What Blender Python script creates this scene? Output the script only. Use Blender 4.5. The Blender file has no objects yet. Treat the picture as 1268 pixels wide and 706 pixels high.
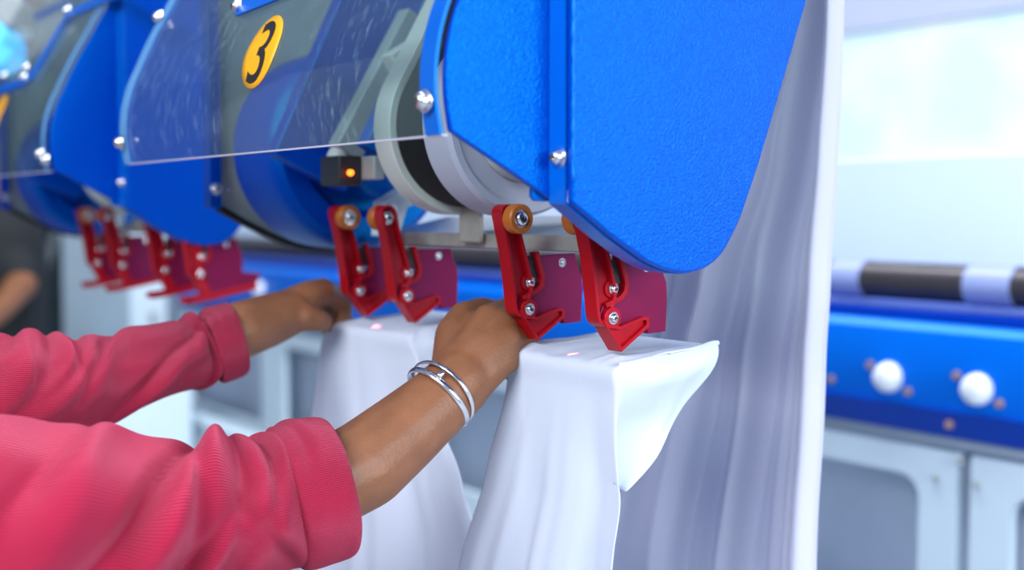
import bpy, bmesh, math, random
from mathutils import Vector, Matrix, noise
random.seed(4)
S = bpy.context.scene
COL = S.collection
PI = math.pi
# ------------------------------------------------------------------ camera
H = 1.45
FP = 1500.0
PITCH = math.atan(91/1500)
cam_d = bpy.data.cameras.new('camera')
cam = bpy.data.objects.new('camera', cam_d)
COL.objects.link(cam)
cam.location = (0, 0, H)
cam.rotation_euler = (PI/2-PITCH, 0, math.asin(0.8054))
cam_d.sensor_width = 36
cam_d.lens = FP/1268*36
cam_d.clip_start = 0.05
cam_d.dof.use_dof = True
cam_d.dof.focus_distance = 0.93
cam_d.dof.aperture_fstop = 3.0
S.camera = cam
RM = cam.rotation_euler.to_matrix()
FWD = RM @ Vector((0, 0, -1))
# ------------------------------------------------------------------ world and light
w = bpy.data.worlds.new('world'); S.world = w; w.use_nodes = True
bg = w.node_tree.nodes['Background']
bg.inputs[0].default_value = (0.62, 0.80, 1.0, 1)
bg.inputs[1].default_value = 0.34
def area(name, loc, target, size, sy, power, col):
    l = bpy.data.lights.new(name, 'AREA'); l.shape = 'RECTANGLE'; l.size = size; l.size_y = sy
    l.energy = power; l.color = col
    o = bpy.data.objects.new(name, l); COL.objects.link(o); o.location = loc
    o.rotation_euler = (Vector(target)-Vector(loc)).to_track_quat('-Z', 'Y').to_euler()
    return o
area('window_light', (2.9, 1.2, 2.1), (-0.7, 0.6, 1.3), 2.6, 1.6, 108, (0.86, 0.93, 1.0))
area('front_fill', (0.2, -1.7, 2.8), (-0.6, 0.6, 1.2), 2.0, 0.8, 66, (0.95, 0.97, 1.0))  # unseen fill light added to brighten sheets and arms from the front
area('rear_fill', (-1.7, 1.15, 3.5), (-1.6, 1.75, 0), 3.0, 0.6, 72, (0.90, 0.95, 1.0))  # unseen fill light added to brighten the ironer and its guard
S.view_settings.view_transform = 'Standard'
S.view_settings.look = 'None'
S.view_settings.gamma = 1
S.view_settings.exposure = 0.70
S.view_settings.use_curve_mapping = False

# ------------------------------------------------------------------ helpers
def ray(px, py):
    return RM @ Vector(((px-634)/FP, -(py-353)/FP, -1))
def UD(px, py, d): return cam.location + ray(px, py)*d
def UX(px, py, X):
    r = ray(px, py); return cam.location + r*(X/r.x)
def UY(px, py, Y):
    r = ray(px, py); return cam.location + r*(Y/r.y)
def yz(px, py, X):
    p = UX(px, py, X); return (p.y, p.z)

def mat(name, col, rough=0.5, metal=0.0, noise_amt=0.06, nscale=30, bump=0.0, bscale=300, emit=None, coat=0.0, spec=0.5, sheen=0.0, tint=None):
    m = bpy.data.materials.new(name); m.use_nodes = True
    nt = m.node_tree; b = nt.nodes['Principled BSDF']
    b.inputs['Roughness'].default_value = rough
    b.inputs['Metallic'].default_value = metal
    b.inputs['Specular IOR Level'].default_value = spec
    b.inputs['Coat Weight'].default_value = coat
    if tint: b.inputs['Specular Tint'].default_value = (*tint, 1)
    b.inputs['Sheen Weight'].default_value = sheen
    tc = nt.nodes.new('ShaderNodeTexCoord')
    n = nt.nodes.new('ShaderNodeTexNoise'); n.inputs['Scale'].default_value = nscale; n.inputs['Detail'].default_value = 4
    nt.links.new(tc.outputs['Object'], n.inputs['Vector'])
    r = nt.nodes.new('ShaderNodeValToRGB')
    c = Vector(col)
    r.color_ramp.elements[0].position = 0.3; r.color_ramp.elements[1].position = 0.7
    r.color_ramp.elements[0].color = (*[max(0, x*(1-noise_amt)) for x in c], 1)
    r.color_ramp.elements[1].color = (*[min(1, x*(1+noise_amt)) for x in c], 1)
    nt.links.new(n.outputs['Fac'], r.inputs['Fac'])
    nt.links.new(r.outputs['Color'], b.inputs['Base Color'])
    if bump > 0:
        n2 = nt.nodes.new('ShaderNodeTexNoise'); n2.inputs['Scale'].default_value = bscale; n2.inputs['Detail'].default_value = 2
        nt.links.new(tc.outputs['Object'], n2.inputs['Vector'])
        bp = nt.nodes.new('ShaderNodeBump'); bp.inputs['Strength'].default_value = 1.0; bp.inputs['Distance'].default_value = bump
        nt.links.new(n2.outputs['Fac'], bp.inputs['Height'])
        nt.links.new(bp.outputs['Normal'], b.inputs['Normal'])
    if emit:
        b.inputs['Emission Color'].default_value = (*emit[0], 1); b.inputs['Emission Strength'].default_value = emit[1]
    return m

def srgb(r, g, b):
    f = lambda v: (v/255/12.92) if v <= 10 else ((v/255+0.055)/1.055)**2.4
    return (f(r), f(g), f(b))

M = {}
M['blue'] = mat('blue_powder_coat', (0.0, 0.026, 0.39), 0.36, 0, 0.04, 14, 0.0008, 560, spec=1.0, tint=(0.0, 0.8, 1.0))
M['blue_smooth'] = mat('blue_smooth_paint', (0.0, 0.095, 0.50), 0.32, 0, 0.04, 20, 0.0001, 400, spec=0.8, tint=(0.1, 0.65, 1.0))
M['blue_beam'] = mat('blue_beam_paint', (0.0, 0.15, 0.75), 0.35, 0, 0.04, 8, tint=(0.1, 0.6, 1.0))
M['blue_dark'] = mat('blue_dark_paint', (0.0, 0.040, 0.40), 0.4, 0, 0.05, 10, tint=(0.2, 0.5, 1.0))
M['grey_plate'] = mat('grey_plate', (0.36, 0.39, 0.39), 0.5, 0.2, 0.06, 18)
M['steel'] = mat('brushed_steel', (0.40, 0.36, 0.33), 0.42, 0.35, 0.10, 60, 0.00008, 500)
M['steel_top'] = mat('galvanised_steel', (0.42, 0.47, 0.52), 0.4, 0.7, 0.12, 60)
M['zinc'] = mat('zinc_bolt', (0.72, 0.72, 0.74), 0.22, 1.0, 0.05, 200)
M['dark'] = mat('dark_socket', (0.02, 0.02, 0.025), 0.5)
M['red'] = mat('red_moulded_plastic', (0.35, 0.003, 0.008), 0.36, 0, 0.08, 60, 0.00008, 500, spec=0.4, tint=(1.0, 0.35, 0.5))
M['crimson'] = mat('red_purple_sheen', (0.16, 0.003, 0.026), 0.40, 0, 0.08, 40, 0.00006, 400, spec=0.5, tint=(0.9, 0.25, 0.8))  # red plastic with a purple reflected sheen put into the colour
M['orange'] = mat('orange_polyurethane', (0.50, 0.12, 0.004), 0.42, 0, 0.1, 80)
M['cream'] = mat('cream_plastic', (0.58, 0.58, 0.55), 0.45, 0, 0.04, 20)
M['lavgrey'] = mat('pale_grey_plastic', (0.42, 0.42, 0.52), 0.45, 0, 0.04, 20)
M['black'] = mat('black_rubber', (0.004, 0.0045, 0.005), 0.6, 0, 0.4, 90, 0.0004, 260, spec=0.25)
M['yellow'] = mat('yellow_sticker', (0.80, 0.37, 0.002), 0.45, 0, 0.02, 40)
M['ink'] = mat('black_ink', (0.012, 0.012, 0.014), 0.5)
M['pale_edge'] = mat('pale_blue_edge', (0.10, 0.28, 0.55), 0.3)
M['led'] = mat('orange_lamp', (0.9, 0.2, 0.02), 0.3, emit=((1.0, 0.13, 0.005), 3.2))
M['white_paint'] = mat('white_blue_paint', (0.62, 0.74, 0.82), 0.4, 0, 0.03, 5)
M['cabinet_grey'] = mat('cabinet_grey_paint', (0.42, 0.50, 0.58), 0.45, 0, 0.03, 5)
M['lav_panel'] = mat('lavender_white_panel', (0.74, 0.86, 0.97), 0.5, 0, 0.03, 3)
M['recess'] = mat('recess_lavender', (0.52, 0.60, 0.74), 0.5, 0, 0.1, 4)
M['pipe'] = mat('dark_roller', (0.055, 0.045, 0.050), 0.38, 0.3, 0.1, 10)
M['band'] = mat('pale_band', (0.28, 0.33, 0.58), 0.4, 0, 0.05, 20)
M['knob'] = mat('white_dome', (0.80, 0.84, 0.90), 0.35, 0, 0.02, 20)
M['copper'] = mat('copper_screw', (0.55, 0.34, 0.26), 0.4, 0.6)
M['wall'] = mat('wall_paint', (0.40, 0.43, 0.56), 0.8, 0, 0.03, 2)
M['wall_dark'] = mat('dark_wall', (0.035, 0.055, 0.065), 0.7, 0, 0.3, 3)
M['floor'] = mat('floor_concrete', (0.30, 0.34, 0.38), 0.5, 0, 0.1, 3)
M['skin'] = mat('skin', (0.21, 0.084, 0.038), 0.48, 0, 0.14, 45, 0.00035, 420, spec=0.4)
b = M['skin'].node_tree.nodes['Principled BSDF']
b.inputs['Subsurface Weight'].default_value = 0.12; b.inputs['Subsurface Radius'].default_value = (0.01, 0.004, 0.002); b.inputs['Subsurface Scale'].default_value = 0.6
M['hair'] = mat('black_hair', (0.012, 0.009, 0.008), 0.4, 0, 0.4, 100, 0.001, 200)
M['trousers'] = mat('navy_trousers', (0.02, 0.025, 0.05), 0.8, 0, 0.1, 50)
M['black_cloth'] = mat('black_shirt', (0.006, 0.008, 0.010), 0.85)
M['silver'] = mat('polished_silver', (0.85, 0.85, 0.86), 0.14, 1.0, 0.03, 100)
M['glow_blue'] = mat('blue_screen', (0.1, 0.5, 0.9), 0.3, emit=((0.08, 0.45, 1.0), 0.9))
M['green'] = mat('green_button', (0.03, 0.35, 0.20), 0.35)
M['redbtn'] = mat('dark_red_cap', (0.20, 0.02, 0.03), 0.4)

def cloth_mat(name, col, tr=0.25, wv=900):
    m = bpy.data.materials.new(name); m.use_nodes = True; nt = m.node_tree; b = nt.nodes['Principled BSDF']
    out = nt.nodes['Material Output']
    b.inputs['Roughness'].default_value = 0.85; b.inputs['Specular IOR Level'].default_value = 0.2
    tc = nt.nodes.new('ShaderNodeTexCoord')
    n = nt.nodes.new('ShaderNodeTexNoise'); n.inputs['Scale'].default_value = 22; n.inputs['Detail'].default_value = 5
    mp = nt.nodes.new('ShaderNodeMapping'); mp.inputs['Scale'].default_value = (1.5, 1.5, 0.2)
    nt.links.new(tc.outputs['Object'], mp.inputs['Vector']); nt.links.new(mp.outputs[0], n.inputs['Vector'])
    r = nt.nodes.new('ShaderNodeValToRGB')
    r.color_ramp.elements[0].color = (*[x*0.95 for x in col], 1); r.color_ramp.elements[1].color = (*col, 1)
    nt.links.new(n.outputs['Fac'], r.inputs['Fac']); nt.links.new(r.outputs[0], b.inputs['Base Color'])
    n2 = nt.nodes.new('ShaderNodeTexNoise'); n2.inputs['Scale'].default_value = wv
    nt.links.new(tc.outputs['Object'], n2.inputs['Vector'])
    bp = nt.nodes.new('ShaderNodeBump'); bp.inputs['Distance'].default_value = 0.0002
    nt.links.new(n2.outputs['Fac'], bp.inputs['Height']); nt.links.new(bp.outputs[0], b.inputs['Normal'])
    t = nt.nodes.new('ShaderNodeBsdfTranslucent'); nt.links.new(r.outputs[0], t.inputs['Color'])
    mx = nt.nodes.new('ShaderNodeMixShader'); mx.inputs[0].default_value = tr
    nt.links.new(b.outputs[0], mx.inputs[1]); nt.links.new(t.outputs[0], mx.inputs[2]); nt.links.new(mx.outputs[0], out.inputs['Surface'])
    return m
M['linen'] = cloth_mat('white_cotton', (0.70, 0.76, 0.88), 0.25)
M['linen_rear'] = cloth_mat('white_cotton_sheet', (0.74, 0.74, 0.86), 0.3)

def knit_mat():
    m = mat('pink_rib_knit', (0.34, 0.008, 0.040), 0.85, 0, 0.08, 25, sheen=0.35)
    nt = m.node_tree; b = nt.nodes['Principled BSDF']
    b.inputs['Specular IOR Level'].default_value = 0.15
    b.inputs['Sheen Tint'].default_value = (1.0, 0.35, 0.5, 1); b.inputs['Sheen Roughness'].default_value = 0.5
    uv = nt.nodes.new('ShaderNodeUVMap'); uv.uv_map = 'UVMap'
    sp = nt.nodes.new('ShaderNodeSeparateXYZ'); nt.links.new(uv.outputs[0], sp.inputs[0])
    mu = nt.nodes.new('ShaderNodeMath'); mu.operation = 'MULTIPLY'; mu.inputs[1].default_value = 2*PI*210
    nt.links.new(sp.outputs[0], mu.inputs[0])
    si = nt.nodes.new('ShaderNodeMath'); si.operation = 'SINE'; nt.links.new(mu.outputs[0], si.inputs[0])
    bp = nt.nodes.new('ShaderNodeBump'); bp.inputs['Distance'].default_value = 0.00045; bp.inputs['Strength'].default_value = 1.0
    nt.links.new(si.outputs[0], bp.inputs['Height']); nt.links.new(bp.outputs[0], b.inputs['Normal'])
    return m
M['knit'] = knit_mat()

def plexi_mat():
    m = bpy.data.materials.new('scuffed_clear_plastic'); m.use_nodes = True; nt = m.node_tree
    for n in list(nt.nodes): nt.nodes.remove(n)
    out = nt.nodes.new('ShaderNodeOutputMaterial')
    tr = nt.nodes.new('ShaderNodeBsdfTransparent'); tr.inputs[0].default_value = (0.70, 0.84, 0.83, 1)
    gl = nt.nodes.new('ShaderNodeBsdfGlossy'); gl.inputs['Roughness'].default_value = 0.06
    fr = nt.nodes.new('ShaderNodeFresnel'); fr.inputs[0].default_value = 1.45
    m1 = nt.nodes.new('ShaderNodeMixShader'); nt.links.new(fr.outputs[0], m1.inputs[0]); nt.links.new(tr.outputs[0], m1.inputs[1]); nt.links.new(gl.outputs[0], m1.inputs[2])
    df = nt.nodes.new('ShaderNodeBsdfDiffuse'); df.inputs[0].default_value = (0.34, 0.52, 0.55, 1)
    tc = nt.nodes.new('ShaderNodeTexCoord'); mp = nt.nodes.new('ShaderNodeMapping'); mp.inputs['Scale'].default_value = (70, 40, 22); mp.inputs['Rotation'].default_value = (0, 0.25, 0)
    nt.links.new(tc.outputs['Object'], mp.inputs[0])
    n = nt.nodes.new('ShaderNodeTexNoise'); n.inputs['Scale'].default_value = 2.2; n.inputs['Detail'].default_value = 6; n.inputs['Roughness'].default_value = 0.75
    nt.links.new(mp.outputs[0], n.inputs[0])
    n2 = nt.nodes.new('ShaderNodeTexNoise'); n2.inputs['Scale'].default_value = 7; nt.links.new(tc.outputs['Object'], n2.inputs[0])
    r = nt.nodes.new('ShaderNodeMapRange'); r.inputs[1].default_value = 0.52; r.inputs[2].default_value = 0.75; r.inputs[3].default_value = 0; r.inputs[4].default_value = 0.5
    nt.links.new(n.outputs[0], r.inputs[0])
    r2 = nt.nodes.new('ShaderNodeMapRange'); r2.inputs[1].default_value = 0.38; r2.inputs[2].default_value = 0.68; nt.links.new(n2.outputs[0], r2.inputs[0])
    mu = nt.nodes.new('ShaderNodeMath'); mu.operation = 'MULTIPLY'; nt.links.new(r.outputs[0], mu.inputs[0]); nt.links.new(r2.outputs[0], mu.inputs[1])
    ad = nt.nodes.new('ShaderNodeMath'); ad.operation = 'ADD'; ad.inputs[1].default_value = 0.06; nt.links.new(mu.outputs[0], ad.inputs[0])
    m2 = nt.nodes.new('ShaderNodeMixShader'); nt.links.new(ad.outputs[0], m2.inputs[0]); nt.links.new(m1.outputs[0], m2.inputs[1]); nt.links.new(df.outputs[0], m2.inputs[2])
    nt.links.new(m2.outputs[0], out.inputs[0])
    return m
M['plexi'] = plexi_mat()

WL = {}
def thing(name, loc, label, cat, group=None):
    o = bpy.data.objects.new(name, None); COL.objects.link(o); o.location = loc; o.empty_display_size = 0.05
    o['label'] = label; o['category'] = cat
    if group: o['group'] = group
    WL[o.name] = Vector(loc); return o
def tag(o, label, cat, group=None):
    o['label'] = label; o['category'] = cat
    if group: o['group'] = group
    return o
def obj(name, bm, m, parent=None, smooth=False, bevel=0, label=None, mods=None, autosm=True):
    """one mesh object from a bmesh in world coordinates"""
    bmesh.ops.recalc_face_normals(bm, faces=bm.faces) if not isinstance(m, tuple) else None
    lo = Vector((1e9,)*3); hi = -lo
    for v in bm.verts:
        for i in range(3):
            lo[i] = min(lo[i], v.co[i]); hi[i] = max(hi[i], v.co[i])
    c = (lo+hi)/2
    bmesh.ops.translate(bm, verts=bm.verts, vec=-c)
    me = bpy.data.meshes.new(name); bm.to_mesh(me); bm.free()
    if smooth:
        for p in me.polygons: p.use_smooth = True
        if smooth == 'auto': me.set_sharp_from_angle(angle=math.radians(35))
    me.materials.append(M[m] if isinstance(m, str) else m)
    o = bpy.data.objects.new(name, me); COL.objects.link(o)
    WL[o.name] = c.copy()
    if parent is not None:
        o.parent = parent; o.location = c - WL[parent.name]
    else: o.location = c
    if bevel:
        b = o.modifiers.new('bevel', 'BEVEL'); b.width = bevel; b.segments = 3; b.limit_method = 'ANGLE'; b.angle_limit = math.radians(40)
        for p in me.polygons: p.use_smooth = True
        me.set_sharp_from_angle(angle=math.radians(50))
        b.harden_normals = False
    if label: o['label'] = label
    return o
def NB(): return bmesh.new()
def prism(bm, pts, x0, x1, axis='X'):
    """extruded polygon; pts are the two other coordinates"""
    def mk(p, x):
        if axis == 'X': return (x, p[0], p[1])
        if axis == 'Y': return (p[0], x, p[1])
        return (p[0], p[1], x)
    a = [bm.verts.new(mk(p, x0)) for p in pts]; b = [bm.verts.new(mk(p, x1)) for p in pts]
    n = len(pts)
    bm.faces.new(a); bm.faces.new(b[::-1])
    for i in range(n): bm.faces.new((a[i], b[i], b[(i+1) % n], a[(i+1) % n]))
def box(bm, x0, x1, y0, y1, z0, z1): prism(bm, [(y0, z0), (y1, z0), (y1, z1), (y0, z1)], x0, x1)
def offset_poly(pts, d, closed=True):
    n = len(pts); out = []
    for i in range(n):
        p = Vector(pts[i])
        a = Vector(pts[i-1]) if (closed or i > 0) else None
        b = Vector(pts[(i+1) % n]) if (closed or i < n-1) else None
        if a is None: t1 = t2 = (b-p).normalized()
        elif b is None: t1 = t2 = (p-a).normalized()
        else: t1 = (p-a).normalized(); t2 = (b-p).normalized()
        n1 = Vector((-t1.y, t1.x)); n2 = Vector((-t2.y, t2.x))
        nn = (n1+n2)
        if nn.length < 1e-6: nn = n1
        nn.normalize(); k = max(0.5, nn.dot(n1))
        out.append(p+nn*d/k)
    return [tuple(o) for o in out]
def strip(bm, pts, wd, x0, x1, axis='X', closed=False):
    """one swept rectangular bar along a polyline"""
    a = offset_poly(pts, wd/2, closed); b = offset_poly(pts, -wd/2, closed)
    sweep(bm, a, b, x0, x1, axis, closed)
def sweep(bm, a, b, x0, x1, axis='X', closed=False):
    def mk(p, x): return (x, p[0], p[1]) if axis == 'X' else ((p[0], x, p[1]) if axis == 'Y' else (p[0], p[1], x))
    rings = [[bm.verts.new(mk(p, x0)), bm.verts.new(mk(p, x1)), bm.verts.new(mk(q, x1)), bm.verts.new(mk(q, x0))] for p, q in zip(a, b)]
    n = len(rings)
    for i in range(n if closed else n-1):
        r, t = rings[i], rings[(i+1) % n]
        for k in range(4): bm.faces.new((r[k], r[(k+1) % 4], t[(k+1) % 4], t[k]))
    if not closed: bm.faces.new(rings[0]); bm.faces.new(rings[-1][::-1])
def smooth_pts(pts, sub=6):
    out = []
    n = len(pts)
    for i in range(n-1):
        p0 = Vector(pts[max(i-1, 0)]); p1 = Vector(pts[i]); p2 = Vector(pts[i+1]); p3 = Vector(pts[min(i+2, n-1)])
        for k in range(sub):
            t = k/sub
            out.append(0.5*((2*p1)+(p2-p0)*t+(2*p0-5*p1+4*p2-p3)*t*t+(3*p1-p0-3*p2+p3)*t**3))
    out.append(Vector(pts[-1])); return out
def lathe(bm, c, prof, axis='X', seg=32):
    """prof: (along, radius)"""
    c = Vector(c); rings = []
    for a, r in prof:
        ring = []
        for k in range(seg):
            t = 2*PI*k/seg; u, v = r*math.cos(t), r*math.sin(t)
            if axis == 'X': p = Vector((a, u, v))
            elif axis == 'Y': p = Vector((u, a, v))
            else: p = Vector((u, v, a))
            ring.append(bm.verts.new(c+p))
        rings.append(ring)
    for i in range(len(rings)-1):
        for k in range(seg):
            bm.faces.new((rings[i][k], rings[i][(k+1) % seg], rings[i+1][(k+1) % seg], rings[i+1][k]))
    bm.faces.new(rings[0][::-1]); bm.faces.new(rings[-1])
def tube(bm, pts, rads, seg=16, cap=True, flat=None):
    pts = [Vector(p) for p in pts]; rings = []; n = len(pts)
    up = Vector((0, 0, 1)); t0 = (pts[1]-pts[0]).normalized()
    u = t0.cross(up); u = u.normalized() if u.length > 1e-3 else Vector((1, 0, 0))
    for i in range(n):
        t = (pts[min(i+1, n-1)]-pts[max(i-1, 0)]).normalized()
        u = (u - t*u.dot(t)).normalized(); v = t.cross(u)
        r = rads[i] if isinstance(rads, (list, tuple)) else rads
        rings.append([bm.verts.new(pts[i]+u*r*math.cos(2*PI*k/seg)+v*r*math.sin(2*PI*k/seg)) for k in range(seg)])
    for i in range(n-1):
        for k in range(seg): bm.faces.new((rings[i][k], rings[i][(k+1) % seg], rings[i+1][(k+1) % seg], rings[i+1][k]))
    if cap: bm.faces.new(rings[0][::-1]); bm.faces.new(rings[-1])
def capsule(bm, p0, p1, r0, r1, seg=14):
    p0 = Vector(p0); p1 = Vector(p1); t = (p1-p0); L = t.length; t = t/L if L > 1e-6 else Vector((0, 0, 1))
    pts = []; rr = []
    for k in range(5):
        a = PI/2*(1-k/5+0.001); a = min(a, PI/2*0.97); pts.append(p0-t*r0*math.sin(a)); rr.append(r0*math.cos(a))
    pts.append(p0); rr.append(r0); pts.append(p1); rr.append(r1)
    for k in range(1, 6):
        a = PI/2*k/5*0.97; pts.append(p1+t*r1*math.sin(a)); rr.append(r1*math.cos(a))
    tube(bm, pts, rr, seg)
def chain(bm, nodes, seg=14):
    for a, b in zip(nodes[:-1], nodes[1:]): capsule(bm, a[0], b[0], a[1], b[1], seg)
def ellipsoid(bm, c, r, rot=None):
    m = Matrix.Translation(c) @ (rot.to_matrix().to_4x4() if rot else Matrix()) @ Matrix.Diagonal((*r, 1))
    bmesh.ops.create_uvsphere(bm, u_segments=24, v_segments=16, radius=1, matrix=m)

# bolts: shared mesh, head towards +X
def bolt_mesh():
    bm = NB()
    lathe(bm, (0, 0, 0), [(-0.05, 1.35), (0.10, 1.35), (0.16, 1.28)], seg=24)       # washer
    prof = [(0.1, 1.0), (0.42, 1.0), (0.62, 0.93), (0.80, 0.76), (0.90, 0.55), (0.90, 0.50), (0.55, 0.46)]
    lathe(bm, (0, 0, 0), prof, seg=24)
    me = bpy.data.meshes.new('bolt'); bmesh.ops.recalc_face_normals(bm, faces=bm.faces); bm.to_mesh(me); bm.free()
    for p in me.polygons: p.use_smooth = True
    me.set_sharp_from_angle(angle=math.radians(40))
    me.materials.append(M['zinc']); return me
BOLT = bolt_mesh()
def socket_mesh():
    bm = NB(); lathe(bm, (0, 0, 0), [(0.5, 0.40), (0.60, 0.40)], seg=6)  # dark hex plug paints in the shade of the bolt recess
    me = bpy.data.meshes.new('socket'); bm.to_mesh(me); bm.free(); me.materials.append(M['dark']); return me
SOCK = socket_mesh()
def bolt(parent, loc, r, direction='X', sock=True):
    o = bpy.data.objects.new('bolt', BOLT); COL.objects.link(o)
    WL[o.name] = Vector(loc)
    if parent is not None: o.parent = parent; o.location = Vector(loc)-WL[parent.name]
    o.scale = (r*(1.45 if direction == '-Y' else 1), r, r)
    o.rotation_euler = {'X': (0, 0, 0), '-Y': (0, 0, -PI/2), '-X': (0, 0, PI)}[direction]
    if sock:
        s = bpy.data.objects.new('hex_socket', SOCK); COL.objects.link(s); s.parent = o
    return o
def grid_mesh(bm, P, uvs=False):
    n = len(P); m = len(P[0])
    V = [[bm.verts.new(p) for p in row] for row in P]
    for i in range(n-1):
        for j in range(m-1): bm.faces.new((V[i][j], V[i][j+1], V[i+1][j+1], V[i+1][j]))
    return V
def solidify(o, t, off=0):
    s = o.modifiers.new('thickness', 'SOLIDIFY'); s.thickness = t; s.offset = off; return o

# ================================================================== room
def struct(o): o['kind'] = 'structure'; return o
bm = NB(); box(bm, -8.2, 5, -2.5, 3.4, -0.1, 0); struct(obj('floor', bm, 'floor'))
WX0, WX1, WZ0, WZ1 = -4.2, 3.6, H+0.165, H+0.575
bm = NB(); box(bm, -8, 5, 3.2, 3.35, 0, WZ0); box(bm, -8, 5, 3.2, 3.35, WZ1, 3.6)
box(bm, -8, WX0, 3.2, 3.35, WZ0, WZ1); box(bm, WX1, 5, 3.2, 3.35, WZ0, WZ1); struct(obj('wall_back', bm, 'wall'))
bm = NB(); box(bm, -8.2, 5, -2.5, 3.4, 3.65, 3.75); struct(obj('ceiling', bm, 'wall'))
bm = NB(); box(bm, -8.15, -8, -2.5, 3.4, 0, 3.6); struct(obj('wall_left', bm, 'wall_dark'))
def pane_mat():
    m = bpy.data.materials.new('bright_frosted_pane'); m.use_nodes = True; nt = m.node_tree; b = nt.nodes['Principled BSDF']
    b.inputs['Base Color'].default_value = (0.8, 0.9, 0.95, 1)
    tc = nt.nodes.new('ShaderNodeTexCoord'); n = nt.nodes.new('ShaderNodeTexNoise'); n.inputs['Scale'].default_value = 3
    nt.links.new(tc.outputs['Object'], n.inputs[0])
    r = nt.nodes.new('ShaderNodeValToRGB'); r.color_ramp.elements[0].color = (0.60, 0.86, 0.98, 1); r.color_ramp.elements[1].color = (1.0, 1.0, 0.93, 1)
    r.color_ramp.elements[0].position = 0.4; r.color_ramp.elements[1].position = 0.65
    nt.links.new(n.outputs[0], r.inputs[0]); nt.links.new(r.outputs[0], b.inputs['Emission Color'])
    b.inputs['Emission Strength'].default_value = 0.38
    b.inputs['Base Color'].default_value = (0.3, 0.35, 0.4, 1)
    return m
bm = NB(); box(bm, WX0, WX1, 3.23, 3.25, WZ0, WZ1); win = struct(obj('window_1', bm, pane_mat()))

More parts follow.
